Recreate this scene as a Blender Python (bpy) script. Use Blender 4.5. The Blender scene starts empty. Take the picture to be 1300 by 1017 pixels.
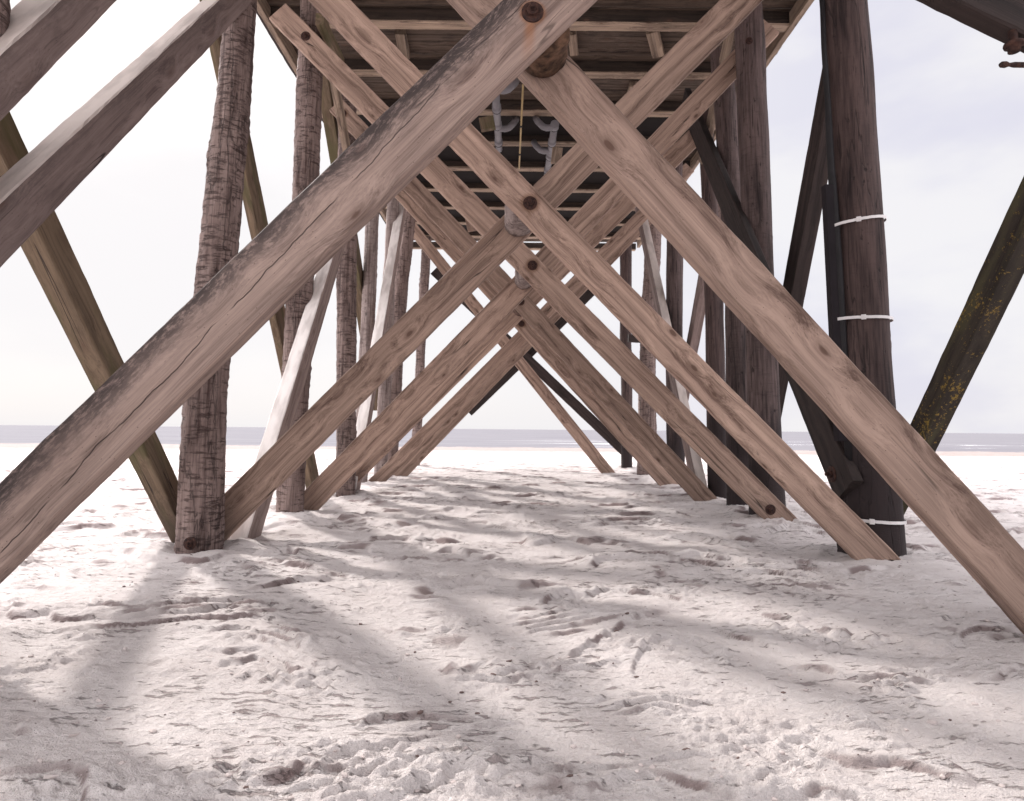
import bpy, math, random
import numpy as np
from mathutils import Vector, Matrix
random.seed(7); rng = np.random.RandomState(11)
SC = bpy.context.scene; COL = SC.collection

# ------------------------------------------------------------------ camera
F = 768.0; W0, H0 = 1300.0, 1017.0; PX, PY = 650.0, 464.0
TH = math.atan(81.0 / 768.0); RO = math.radians(0.48)
_fw = Vector((0, math.cos(TH), math.sin(TH))); _u0 = Vector((0, -math.sin(TH), math.cos(TH))); _r0 = Vector((1, 0, 0))
RC = math.cos(RO) * _r0 + math.sin(RO) * _u0
UC = -math.sin(RO) * _r0 + math.cos(RO) * _u0
cam_d = bpy.data.cameras.new('camera'); cam = bpy.data.objects.new('camera', cam_d); COL.objects.link(cam)
cam_d.sensor_width = 36.0; cam_d.lens = 36.0 * F / W0; cam_d.shift_y = -(H0 / 2 - PY) / W0
cam_d.clip_start = 0.05; cam_d.clip_end = 20000
cam.matrix_world = Matrix(((RC.x, UC.x, -_fw.x, 0), (RC.y, UC.y, -_fw.y, 0), (RC.z, UC.z, -_fw.z, 0), (0, 0, 0, 1)))
cam_d.dof.use_dof = True; cam_d.dof.focus_distance = 3.4; cam_d.dof.aperture_fstop = 5.0
SC.camera = cam

def at(u, v, y=None, x=None, z=None):
    """world point seen at photograph position u,v at distance y / side plane x / height z"""
    r = _fw * F + RC * (u - PX) + UC * (PY - v)
    t = y / r.y if y is not None else (x / r.x if x is not None else z / r.z)
    return r * t

# ------------------------------------------------------------------ noise
_P = rng.permutation(4096); _G = rng.uniform(-1, 1, (4096, 2)); _G /= np.linalg.norm(_G, axis=1)[:, None]
def perlin(x, y):
    xi = np.floor(x).astype(np.int64); yi = np.floor(y).astype(np.int64); xf = x - xi; yf = y - yi
    def g(a, b, fx, fy):
        h = _P[(_P[(xi + a) & 4095] + yi + b) & 4095]
        return _G[h, 0] * fx + _G[h, 1] * fy
    u = xf * xf * xf * (xf * (xf * 6 - 15) + 10); v = yf * yf * yf * (yf * (yf * 6 - 15) + 10)
    n0 = g(0, 0, xf, yf) * (1 - u) + g(1, 0, xf - 1, yf) * u
    n1 = g(0, 1, xf, yf - 1) * (1 - u) + g(1, 1, xf - 1, yf - 1) * u
    return (n0 * (1 - v) + n1 * v) * 1.4
def fbm(x, y, o=4):
    r = 0; a = 1.0
    for i in range(o):
        r = r + a * perlin(x * 2 ** i + 17.3 * i, y * 2 ** i - 9.1 * i); a *= .5
    return r
def sstep(a, b, x):
    t = np.clip((x - a) / (b - a), 0, 1); return t * t * (3 - 2 * t)

# ------------------------------------------------------------------ node helper
class NT:
    def __init__(s, name):
        s.m = bpy.data.materials.new(name); s.m.use_nodes = True; s.t = s.m.node_tree; s.t.nodes.clear()
        s.out = s.n('ShaderNodeOutputMaterial'); s.b = s.n('ShaderNodeBsdfPrincipled'); s.l(s.b.outputs[0], s.out.inputs[0])
    def n(s, k, **kw):
        nd = s.t.nodes.new(k)
        for a, b in kw.items(): setattr(nd, a, b)
        return nd
    def l(s, a, b): s.t.links.new(a, b)
    def put(s, sock, v):
        if isinstance(v, bpy.types.NodeSocket): s.l(v, sock)
        elif v is not None: sock.default_value = v
    def math(s, op, a, b=None, c=None, clamp=False):
        nd = s.n('ShaderNodeMath', operation=op, use_clamp=clamp)
        s.put(nd.inputs[0], a); s.put(nd.inputs[1], b); s.put(nd.inputs[2], c); return nd.outputs[0]
    def vm(s, op, a, b=None):
        nd = s.n('ShaderNodeVectorMath', operation=op); s.put(nd.inputs[0], a)
        if b is not None: s.put(nd.inputs[1], b)
        return nd.outputs[0]
    def scalev(s, a, v): return s.vm('MULTIPLY', a, v)
    def noise(s, v, sc, det=3, rough=.5, dist=0):
        nd = s.n('ShaderNodeTexNoise'); s.put(nd.inputs['Vector'], v); nd.inputs['Scale'].default_value = sc
        nd.inputs['Detail'].default_value = det; nd.inputs['Roughness'].default_value = rough; nd.inputs['Distortion'].default_value = dist
        return nd.outputs['Fac']
    def ramp(s, f, pts, interp='LINEAR'):
        nd = s.n('ShaderNodeValToRGB'); s.put(nd.inputs[0], f); cr = nd.color_ramp; cr.interpolation = interp
        while len(cr.elements) < len(pts): cr.elements.new(.5)
        for e, (p, c) in zip(cr.elements, pts):
            e.position = p; e.color = (c[0], c[1], c[2], 1) if hasattr(c, '__len__') else (c, c, c, 1)
        return nd.outputs[0]
    def ss(s, f, a, b):
        nd = s.n('ShaderNodeMapRange', interpolation_type='SMOOTHSTEP'); s.put(nd.inputs[0], f)
        nd.inputs[1].default_value = a; nd.inputs[2].default_value = b; return nd.outputs[0]
    def mix(s, f, a, b, mode='MIX'):
        nd = s.n('ShaderNodeMix', data_type='RGBA', blend_type=mode); s.put(nd.inputs[0], f)
        for i, v in ((6, a), (7, b)):
            if isinstance(v, tuple) and len(v) == 3: v = v + (1,)
            s.put(nd.inputs[i], v)
        return nd.outputs[2]
    def bump(s, h, st=.5, d=.01):
        nd = s.n('ShaderNodeBump'); nd.inputs['Strength'].default_value = st; nd.inputs['Distance'].default_value = d
        s.put(nd.inputs['Height'], h); s.l(nd.outputs[0], s.b.inputs['Normal'])
    def coords(s, spread=31.0):
        co = s.n('ShaderNodeTexCoord').outputs['Object']; oi = s.n('ShaderNodeObjectInfo').outputs['Random']
        cb = s.n('ShaderNodeCombineXYZ'); s.put(cb.inputs[0], s.math('MULTIPLY', oi, spread)); s.put(cb.inputs[1], s.math('MULTIPLY', oi, spread * 1.7)); s.put(cb.inputs[2], s.math('MULTIPLY', oi, spread * .6))
        return co, s.vm('ADD', co, cb.outputs[0]), oi
    def sep(s, v):
        nd = s.n('ShaderNodeSeparateXYZ'); s.put(nd.inputs[0], v); return nd.outputs

def wood(name, light, dark, knotc=(.10, .055, .04), mould=0.0, stain=None, crack=1.0, lichen=0.0, wet=0.0, grime=.25, rough=.8, bump=.6, algae=0.0, lit_edge=None, rust=False):
    """board timber: grain along local X, width local Y"""
    t = NT(name); co, cr, rnd = t.coords()
    xyz = t.sep(co)
    # knots: stretched cells bend the grain round them
    kv = t.n('ShaderNodeTexVoronoi', feature='F1'); t.put(kv.inputs['Vector'], t.scalev(cr, (2.2, 5.0, 5.0))); kv.inputs['Scale'].default_value = 1.0
    kd = kv.outputs['Distance']
    warp = t.math('MULTIPLY', t.ss(kd, .62, .0), .05)
    wv = t.n('ShaderNodeCombineXYZ'); t.put(wv.inputs[1], warp); t.put(wv.inputs[2], warp)
    g0 = t.vm('ADD', cr, wv.outputs[0])
    slow = t.noise(t.scalev(cr, (.5, 2.5, 2.5)), 1.0, 2)
    wv2 = t.n('ShaderNodeCombineXYZ'); t.put(wv2.inputs[1], t.math('MULTIPLY', slow, .10)); t.put(wv2.inputs[2], t.math('MULTIPLY', slow, .10))
    g1 = t.vm('ADD', g0, wv2.outputs[0])
    fine = t.noise(t.scalev(g1, (1.8, 120, 120)), 1.0, 6, .7)
    bands = t.noise(t.scalev(g1, (.35, 17, 17)), 1.0, 3, .55)
    f = t.math('ADD', t.math('MULTIPLY', fine, .42), t.math('MULTIPLY', bands, .58))
    light = tuple(.66 * c for c in light); dark = tuple(.50 * c for c in dark)
    col = t.ramp(f, [(.37, dark), (.50, tuple((a * .6 + b * .4) for a, b in zip(light, dark))), (.62, light)])
    # per board tone
    tone = t.math('ADD', .80, t.math('MULTIPLY', rnd, .38))
    cb = t.n('ShaderNodeCombineXYZ'); [t.put(cb.inputs[i], tone) for i in range(3)]
    col = t.mix(1.0, col, cb.outputs[0], 'MULTIPLY')
    # grime patches along the board
    gr = t.noise(t.scalev(cr, (1.1, 3.6, 3.6)), 1.3, 6, .65)
    col = t.mix(t.math('MULTIPLY', t.ss(gr, .50, .72), grime), col, tuple(.42 * c for c in dark))
    # dark hairline resin and weather streaks, pin knots and nail holes
    hs = t.noise(t.scalev(g1, (.9, 60, 60)), 1.0, 3, .6)
    col = t.mix(t.math('MULTIPLY', t.ss(hs, .60, .70), .45), col, tuple(.35 * c for c in dark))
    pv = t.n('ShaderNodeTexVoronoi', feature='F1'); t.put(pv.inputs['Vector'], t.scalev(cr, (4.5, 9, 9)))
    col = t.mix(t.math('MULTIPLY', t.ss(pv.outputs['Distance'], .10, .05), .8), col, tuple(.5 * c for c in knotc))
    bl = t.noise(t.scalev(cr, (2.2, 5, 5)), 1.0, 6, .7)
    col = t.mix(t.math('MULTIPLY', t.ss(bl, .40, .62), .22), tuple(1.0 for _ in range(3)) if False else col, tuple(.62 * c for c in light))
    kn = t.ss(kd, .105, .06)
    col = t.mix(t.math('MULTIPLY', kn, .85), col, knotc)
    halo = t.math('MULTIPLY', t.ss(kd, .24, .10), .38)
    col = t.mix(halo, col, tuple(.5 * (a + b) for a, b in zip(dark, knotc)))
    # drying splits
    cn = t.noise(t.scalev(cr, (.30, 9, 9)), 1.0, 1, .4)
    cm = t.ss(t.noise(t.scalev(cr, (.9, 5, 5)), 1.0, 2), .50, .58)
    ck = t.math('MULTIPLY', t.ss(t.math('ABSOLUTE', t.math('SUBTRACT', cn, .5)), .0065, .001), cm)
    ck = t.math('MULTIPLY', ck, crack)
    h = t.math('ADD', t.math('MULTIPLY', f, .5), t.math('MULTIPLY', ck, -2.2))
    if stain:
        x0, y0, lx = stain;      # the bolt the rust runs from, long split along the middle
        cx = t.math('ADD', t.math('MULTIPLY', xyz[0], .045), t.math('MULTIPLY', t.math('SUBTRACT', t.noise(t.scalev(co, (1.7, 0, 0)), 1.0, 4, .6), .5), .11))
        dd = t.math('ABSOLUTE', t.math('SUBTRACT', t.math('SUBTRACT', xyz[1], .012), cx))
        m = t.ss(t.noise(t.scalev(co, (1.5, 0, 0)), 1.7, 1), .40, .47)
        m = t.math('MULTIPLY', m, t.ss(xyz[2], .030, .040))
        ck2 = t.math('MULTIPLY', t.ss(dd, .0034, .0012), m)
        ck = t.math('MAXIMUM', ck, ck2); h = t.math('ADD', h, t.math('MULTIPLY', ck2, -2.5))
    col = t.mix(t.math('MULTIPLY', ck, .85), col, (.02, .013, .012))
    if mould > 0:
        mz = t.noise(t.scalev(g1, (16, 55, 55)), 1.0, 5, .75)
        mb = t.noise(t.scalev(cr, (1.6, 3, 3)), 1.2, 4, .6)
        edge = t.ss(t.math('ADD', xyz[1], t.math('MULTIPLY', mb, .22)), .07, .25)
        mm = t.math('MULTIPLY', t.math('MULTIPLY', edge, t.ss(t.math('ADD', mz, t.math('MULTIPLY', edge, .14)), .46, .66)), mould)
        wash = t.math('MULTIPLY', edge, .55 * mould)
        col = t.mix(wash, col, (.17, .13, .125)); col = t.mix(mm, col, (.05, .038, .036))
    if stain:
        px = t.math('SUBTRACT', xyz[0], x0); py = t.math('SUBTRACT', xyz[1], y0)
        al = t.math('ADD', t.math('MULTIPLY', px, -.80), t.math('MULTIPLY', py, -.60))
        ac = t.math('ADD', t.math('MULTIPLY', px, .60), t.math('MULTIPLY', py, -.80))
        ac = t.math('ABSOLUTE', t.math('ADD', ac, t.math('MULTIPLY', t.math('SUBTRACT', t.noise(co, 9, 3), .5), .03)))
        sm = t.math('MULTIPLY', t.math('MULTIPLY', t.ss(ac, .040, .004), t.ss(al, .30, .02)), t.ss(al, -.03, .02))
        rr = t.math('SQRT', t.math('ADD', t.math('POWER', px, 2), t.math('POWER', py, 2)))
        sm = t.math('MAXIMUM', t.math('MULTIPLY', sm, .6), t.math('MULTIPLY', t.ss(rr, .075, .05), .5))
        sm = t.math('MULTIPLY', sm, t.ss(xyz[2], .03, .04))
        col = t.mix(sm, col, (.30, .12, .045))
    if rust:
        ra = t.n('ShaderNodeAttribute', attribute_type='OBJECT', attribute_name='rust_at').outputs['Vector']; rv = t.sep(t.vm('SUBTRACT', co, ra))
        sgn = t.math('SIGN', t.sep(t.n('ShaderNodeNewGeometry').outputs['Position'])[0]) if False else None
        al = t.math('MULTIPLY', rv[1], -1.0); r2 = t.math('SQRT', t.math('ADD', t.math('POWER', rv[0], 2), t.math('POWER', rv[1], 2)))
        ac = t.math('ABSOLUTE', t.math('ADD', t.math('SUBTRACT', rv[0], t.math('MULTIPLY', al, .9)), t.math('MULTIPLY', t.math('SUBTRACT', t.noise(co, 14, 3), .5), .05)))
        sm = t.math('MULTIPLY', t.math('MULTIPLY', t.ss(ac, .055, .005), t.ss(al, .15, .02)), t.math('MULTIPLY', t.ss(al, -.01, .02), .5))
        sm = t.math('MAXIMUM', sm, t.math('MULTIPLY', t.ss(r2, .105, .06), .6))
        col = t.mix(sm, col, (.13, .058, .028))
    if algae > 0:
        am = t.math('MULTIPLY', t.ss(t.noise(t.scalev(cr, (1.2, 6, 6)), 1.0, 5, .6), .48, .66), algae)
        col = t.mix(am, col, (.085, .075, .035))
    if lichen > 0:
        lv = t.noise(cr, 38, 5, .75); lp = t.noise(t.scalev(cr, (1, 2, 2)), 3.2, 3)
        lm = t.math('MULTIPLY', t.ss(t.math('ADD', lv, t.math('MULTIPLY', lp, .5)), .83, .88), lichen)
        col = t.mix(lm, col, (.24, .155, .035)); h = t.math('ADD', h, t.math('MULTIPLY', lm, .6))
    if lit_edge:  # sunlit look of the upper narrow face, put into the colour
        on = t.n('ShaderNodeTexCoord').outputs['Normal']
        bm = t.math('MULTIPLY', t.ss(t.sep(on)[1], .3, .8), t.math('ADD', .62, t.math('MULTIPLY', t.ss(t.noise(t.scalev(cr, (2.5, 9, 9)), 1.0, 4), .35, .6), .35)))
        col = t.mix(bm, col, lit_edge)
    if wet > 0:
        geo = t.n('ShaderNodeNewGeometry').outputs['Position']; gz = t.sep(geo)[2]
        wm = t.math('MULTIPLY', t.ss(t.math('ADD', gz, t.math('MULTIPLY', t.noise(geo, 5, 4), .5)), -.25, -.75), wet)
        col = t.mix(wm, col, (.055, .038, .032))
    t.put(t.b.inputs['Base Color'], col); t.b.inputs['Roughness'].default_value = rough
    t.b.inputs['Specular IOR Level'].default_value = .3
    t.bump(h, bump, .006)
    return t.m

def post_mat(name, light, dark, mark, streak, tide=None, scar=1.0):
    """round pile: long axis local Z"""
    t = NT(name); co, cr, rnd = t.coords(); xyz = t.sep(co)
    st = t.noise(t.scalev(cr, (26, 26, 1.1)), 1.0, 5, .65)
    big = t.noise(t.scalev(cr, (4, 4, .8)), 1.3, 4, .6)
    light = tuple(.76 * c for c in light); dark = tuple(.50 * c for c in dark)
    col = t.ramp(t.math('ADD', t.math('MULTIPLY', st, .6), t.math('MULTIPLY', big, .4)), [(.36, dark), (.64, light)])
    col = t.mix(t.math('MULTIPLY', t.ss(st, .57, .66), streak), col, tuple(.35 * c for c in dark))
    wz = t.vm('ADD', cr, t.scalev(co, (0, 0, 0)))
    n1 = t.noise(t.scalev(wz, (7, 7, 44)), 1.0, 4, .7, .5)
    n2 = t.noise(t.scalev(wz, (9, 9, 15)), 1.0, 3, .6)
    patch = t.noise(t.scalev(cr, (2.6, 2.6, 1.6)), 1.0, 3)
    sc = t.math('MULTIPLY', t.math('MULTIPLY', t.ss(n1, .50, .60), t.ss(t.math('ADD', n2, t.math('MULTIPLY', patch, .6)), .66, .86)), scar)
    col = t.mix(sc, col, mark)
    chips = t.math('MULTIPLY', t.ss(t.noise(t.scalev(cr, (17, 17, 8)), 1.0, 3, .6), .64, .72), .7)
    col = t.mix(chips, col, tuple(.45 * c for c in mark))
    ck = t.noise(t.scalev(cr, (6, 6, .45)), 1.0, 3, .5)
    ckm = t.ss(t.math('ABSOLUTE', t.math('SUBTRACT', ck, .5)), .008, .002)
    col = t.mix(t.math('MULTIPLY', ckm, .45), col, (.015, .01, .01))
    if tide:
        geo = t.n('ShaderNodeNewGeometry').outputs['Position']; gz = t.sep(geo)[2]
        nn = t.noise(t.scalev(geo, (14, 14, 1.0)), 1.0, 4, .65)
        tm = t.ss(t.math('ADD', gz, t.math('MULTIPLY', nn, 1.8)), tide + 1.15, tide + .65)
        col = t.mix(t.math('MULTIPLY', tm, .9), col, (.022, .015, .016))
    t.put(t.b.inputs['Base Color'], col); t.b.inputs['Roughness'].default_value = .82; t.b.inputs['Specular IOR Level'].default_value = .3
    h = t.math('ADD', t.math('MULTIPLY', st, .4), t.math('ADD', t.math('MULTIPLY', sc, -.7), t.math('MULTIPLY', ckm, -1.5)))
    t.bump(t.math('ADD', h, t.math('MULTIPLY', chips, -.8)), .8, .012)
    return t.m

def plain(name, col, rough=.5, metal=0.0, var=.25, vs=8, bump=.1, alt=None):
    t = NT(name); co, cr, rnd = t.coords()
    n = t.noise(cr, vs, 5, .6)
    t.put(t.b.inputs['Base Color'], t.ramp(n, [(.35, alt or tuple(c * (1 - var) for c in col)), (.65, col)]))
    t.b.inputs['Roughness'].default_value = rough; t.b.inputs['Metallic'].default_value = metal; t.b.inputs['Specular IOR Level'].default_value = .22
    t.bump(t.noise(cr, vs * 6, 4), bump, .004); return t.m

NEW_L, NEW_D = (.69, .485, .385), (.23, .138, .106)
M = dict(
    new=wood('planed_timber', NEW_L, NEW_D, wet=.2, grime=.18, rust=True),
    mould=wood('mouldy_timber', (.54, .40, .34), (.20, .132, .114), mould=1.0, stain=(1.382, 0.002, 1), crack=.6, wet=.0),
    beam=wood('big_brace_timber', (.60, .425, .345), (.215, .133, .105), crack=.8, wet=.0, grime=.15),
    grey=wood('grey_timber_lit_edge', (.40, .30, .275), (.18, .122, .112), lit_edge=(.62, .54, .50), wet=.6, mould=.35, grime=.5),
    pale_lit=wood('pale_timber_lit_edge', (.50, .375, .335), (.24, .16, .14), lit_edge=(.88, .82, .79), wet=.25),
    dkjoist=wood('dark_joist_timber', (.08, .056, .044), (.028, .019, .016), grime=.7),
    logend=plain('split_bark', (.15, .085, .055), .9, vs=16, bump=1.0, alt=(.022, .014, .010)),
    brown=wood('brown_timber', (.30, .215, .145), (.12, .080, .052), algae=.8, wet=.6, grime=.5),
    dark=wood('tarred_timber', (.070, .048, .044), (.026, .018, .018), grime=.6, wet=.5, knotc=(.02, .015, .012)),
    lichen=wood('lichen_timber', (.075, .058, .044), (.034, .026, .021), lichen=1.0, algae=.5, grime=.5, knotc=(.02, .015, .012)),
    deck=wood('deck_timber', (.60, .45, .34), (.20, .14, .11), grime=.5),
    board=wood('deck_board_timber', (.22, .155, .12), (.05, .033, .026), grime=.8),
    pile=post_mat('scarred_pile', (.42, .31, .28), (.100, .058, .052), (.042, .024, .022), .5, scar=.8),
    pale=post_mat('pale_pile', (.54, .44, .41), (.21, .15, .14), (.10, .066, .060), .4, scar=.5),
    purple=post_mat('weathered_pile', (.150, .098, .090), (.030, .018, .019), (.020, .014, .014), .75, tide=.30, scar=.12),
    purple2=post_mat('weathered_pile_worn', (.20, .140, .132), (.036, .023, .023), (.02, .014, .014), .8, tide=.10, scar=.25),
    log=post_mat('log_bark', (.30, .19, .15), (.11, .07, .055), (.04, .025, .02), .6, scar=1.0),
    rust=plain('rusty_steel', (.085, .042, .032), .75, .3, vs=40, alt=(.028, .018, .018), bump=.6),
    steel=plain('worn_steel', (.30, .22, .20), .45, .8, vs=30, alt=(.12, .07, .06)),
    pipe=plain('grey_plastic', (.20, .19, .205), .4, vs=5, var=.2),
    ring=plain('black_rubber', (.02, .018, .02), .6),
    rod=plain('yellow_plastic', (.42, .31, .16), .5, vs=6),
    white=plain('white_plastic', (.75, .72, .72), .4, vs=9, var=.15),
    duct=plain('dark_plastic', (.014, .010, .013), .75, vs=6),
    near_black=plain('near_black_sheet', (.012, .009, .009), .95, vs=3),
)

# ------------------------------------------------------------------ object helpers
def meshobj(name, verts, faces, mat, smooth=False, mw=None, parent=None):
    me = bpy.data.meshes.new(name); me.from_pydata([tuple(v) for v in verts], [], faces); me.update()
    me.materials.append(mat)
    if smooth: me.polygons.foreach_set('use_smooth', [True] * len(me.polygons))
    o = bpy.data.objects.new(name, me); COL.objects.link(o)
    mw = mw or Matrix.Identity(4)
    o['_w'] = [c for r in mw for c in r]
    setp(o, parent, mw); return o
WM = {}
def setp(o, parent, mw):
    WM[o] = mw
    if parent is not None:
        o.parent = parent; o.matrix_parent_inverse = Matrix.Identity(4); o.matrix_basis = WM[parent].inverted() @ mw
    else: o.matrix_basis = mw
    if '_w' in o: del o['_w']
def empty(name, loc, label, cat, group=None):
    o = bpy.data.objects.new(name, None); COL.objects.link(o); o.empty_display_size = .2
    setp(o, None, Matrix.Translation(Vector(loc))); o['label'] = label; o['category'] = cat
    if group: o['group'] = group
    return o
def frame(origin, X, Z):
    X = X.normalized(); Z = (Z - Z.dot(X) * X).normalized(); Y = Z.cross(X)
    return Matrix(((X.x, Y.x, Z.x, origin.x), (X.y, Y.y, Z.y, origin.y), (X.z, Y.z, Z.z, origin.z), (0, 0, 0, 1)))

def board(name, p0, p1, w, th, nrm, mat, parent, bow=0.0, label=None, rag=.0022, ch=.008):
    """sawn board: front face on the plane of p0,p1 with normal nrm, body behind it"""
    X = (p1 - p0); L = X.length; n = max(6, int(L / .06)); mid = (p0 + p1) / 2
    mw = frame(mid - nrm.normalized() * th / 2, X, nrm)
    hw, ht = w / 2, th / 2; seed = random.random() * 900
    prof = [(-hw + ch, -ht), (hw - ch, -ht), (hw, -ht + ch), (hw, ht - ch), (hw - ch, ht), (-hw + ch, ht), (-hw, ht - ch), (-hw, -ht + ch)]
    vs = []; xs = np.linspace(-L / 2, L / 2, n + 1)
    ee = [perlin(xs * 3.1 + seed + 31 * k, xs * 0 + seed) * rag * 1.6 + perlin(xs * 14 + seed + 7 * k, xs * 0 + seed * 2) * rag for k in range(8)]
    nick = np.clip(perlin(xs * 5 + seed, xs * 0 + 3.3) - .55, 0, 1) * .03
    for i, x in enumerate(xs):
        b = bow * (1 - (2 * x / L) ** 2)
        for k, (y, z) in enumerate(prof):
            s = 1 if y > 0 else -1
            vs.append((x, y + b + ee[k][i] - s * nick[i] * (k in (2, 3)), z + ee[(k + 3) % 8][i] * .6))
    fs = []
    for i in range(n):
        for k in range(8):
            a = i * 8 + k; c = i * 8 + (k + 1) % 8; fs.append((a, c, c + 8, a + 8))
    fs.append(tuple(range(7, -1, -1))); fs.append(tuple(n * 8 + k for k in range(8)))
    fs = [tuple(reversed(f)) for f in fs]
    o = meshobj(name, vs, fs, mat, False, mw, parent)
    if label: o['label'] = label
    return o

def edge_board(name, pl, U, Lw, ext, th, mat, parent, bow=0.0, label=None):
    """board from its two visible long edges, on plane ('y',d) or ('x',c)"""
    kw = {pl[0]: pl[1]}
    u0, u1, l0, l1 = at(*U[0], **kw), at(*U[1], **kw), at(*Lw[0], **kw), at(*Lw[1], **kw)
    ax = ((u1 - u0).normalized() + (l1 - l0).normalized()).normalized()
    c = (u0 + u1 + l0 + l1) / 4; ts = [(q - c).dot(ax) for q in (u0, u1, l0, l1)]
    um = (u0 + u1) / 2 - c; lm = (l0 + l1) / 2 - c
    du = um - um.dot(ax) * ax; dl = lm - lm.dot(ax) * ax; w = (du - dl).length
    c = c + (du + dl) / 2
    p0 = c + ax * (min(ts[0], ts[2]) - ext[0]); p1 = c + ax * (max(ts[1], ts[3]) + ext[1])
    n = Vector((0, -1, 0)) if pl[0] == 'y' else Vector((1 if pl[1] < 0 else -1, 0, 0))
    print('BOARD %s w=%.3f L=%.2f p0=(%.2f,%.2f,%.2f) p1=(%.2f,%.2f,%.2f)' % ((label or name)[:40], w, (p1 - p0).length, *p0, *p1))
    return board(name, p0, p1, w, th, n, mat, parent, bow, label)

def lathe(name, path, radii, mat, parent, seg=40, rough=0.0, seed=0.0, caps=True, label=None, ridge=1.0):
    """round member along path (list of Vector) with radius list"""
    path = [Vector(p) for p in path]; n = len(path)
    ax = (path[-1] - path[0]).normalized(); ref = Vector((0, 1, 0)) if abs(ax.y) < .9 else Vector((1, 0, 0))
    mw = Matrix.Translation(path[0]); vs = []
    for i, p in enumerate(path):
        d = (path[min(i + 1, n - 1)] - path[max(i - 1, 0)]).normalized()
        a = d.cross(ref).normalized(); b = a.cross(d).normalized() * -1
        for k in range(seg):
            t = 2 * math.pi * k / seg; r = radii[i]
            vs.append((p - path[0]) + (a * math.cos(t) + b * math.sin(t)) * r)
    fs = []
    for i in range(n - 1):
        for k in range(seg):
            a = i * seg + k; c = i * seg + (k + 1) % seg; fs.append((a, a + seg, c + seg, c))
    if caps: fs.append(tuple(range(seg))); fs.append(tuple((n - 1) * seg + k for k in reversed(range(seg))))
    V = np.array([tuple(v) for v in vs])
    if rough > 0:
        th = np.tile(np.arange(seg) * 2 * np.pi / seg, n); ln = np.repeat(np.array([(p - path[0]).length for p in path]), seg)
        ct, st = np.cos(th), np.sin(th)
        # horizontal draw-knife ridges and knots
        q = 1.6 * th + 3 * perlin(ln * 1.2 + seed, ct * 1.1 + seed) + 0
        e = rough * (perlin(ct * 1.3 + seed + ln * .5, st * 1.3 + ln * .9) * .9 + ridge * (.45 * perlin(ct * 2.2 + seed, ln * 17 + st * 2 + seed) + .35 * perlin(ct * 4 + 9 + seed, ln * 38 + st * 3)))
        kn = np.clip(perlin(ct * 3 + seed * 3, ln * 3.1 + st * 3) - .62, 0, 1) * rough * 7
        cen = np.repeat(np.array([tuple(p - path[0]) for p in path]), seg, axis=0); r = V - cen; l = np.linalg.norm(r, axis=1)[:, None] + 1e-9
        V = V + r / l * (e + kn)[:, None]
    o = meshobj(name, V, fs, mat, True, mw, parent)
    if label: o['label'] = label
    return o

def tube(name, pts, r, mat, parent=None, seg=16, label=None, cat=None, group=None, origin=None):
    o = lathe(name, pts, [r] * len(pts), mat, parent, seg)
    if cat: o['category'] = cat; o['label'] = label
    if group: o['group'] = group
    return o

def bolt(parent, p, n, r=.055, head=.028, stub=0.03, mat='rust'):
    """dished washer + hex nut + thread end, one mesh"""
    mw = frame(p, n.orthogonal().normalized(), n); vs = []; fs = []
    def ring(rad, z, seg, rot=0):
        s = len(vs)
        for k in range(seg):
            a = 2 * math.pi * k / seg + rot; vs.append((rad * math.cos(a), rad * math.sin(a), z))
        return s
    def band(a, b, seg):
        for k in range(seg): fs.append((a + k, a + (k + 1) % seg, b + (k + 1) % seg, b + k))
    def col(spec, seg, rot=0):
        s = [ring(rr, zz, seg, rot) for rr, zz in spec]
        for a, b in zip(s, s[1:]): band(a, b, seg)
        fs.append(tuple(s[-1] + k for k in range(seg)))
    col([(r, -.004), (r, .004), (r * .96, .0065), (r * .72, .009), (r * .55, .007)], 28)
    col([(head, .006), (head, .022), (head * .86, .026)], 6, random.random())
    col([(head * .45, .024), (head * .45, .024 + stub), (head * .38, .027 + stub)], 12)
    return meshobj('bolt', vs, fs, M[mat], False, mw, parent)

# ------------------------------------------------------------------ the pier
pier = empty('pier', (0, 8, -1), 'timber beach pier on round piles with crossed plank braces under its deck', 'pier')
NY = Vector((0, -1, 0))

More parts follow.
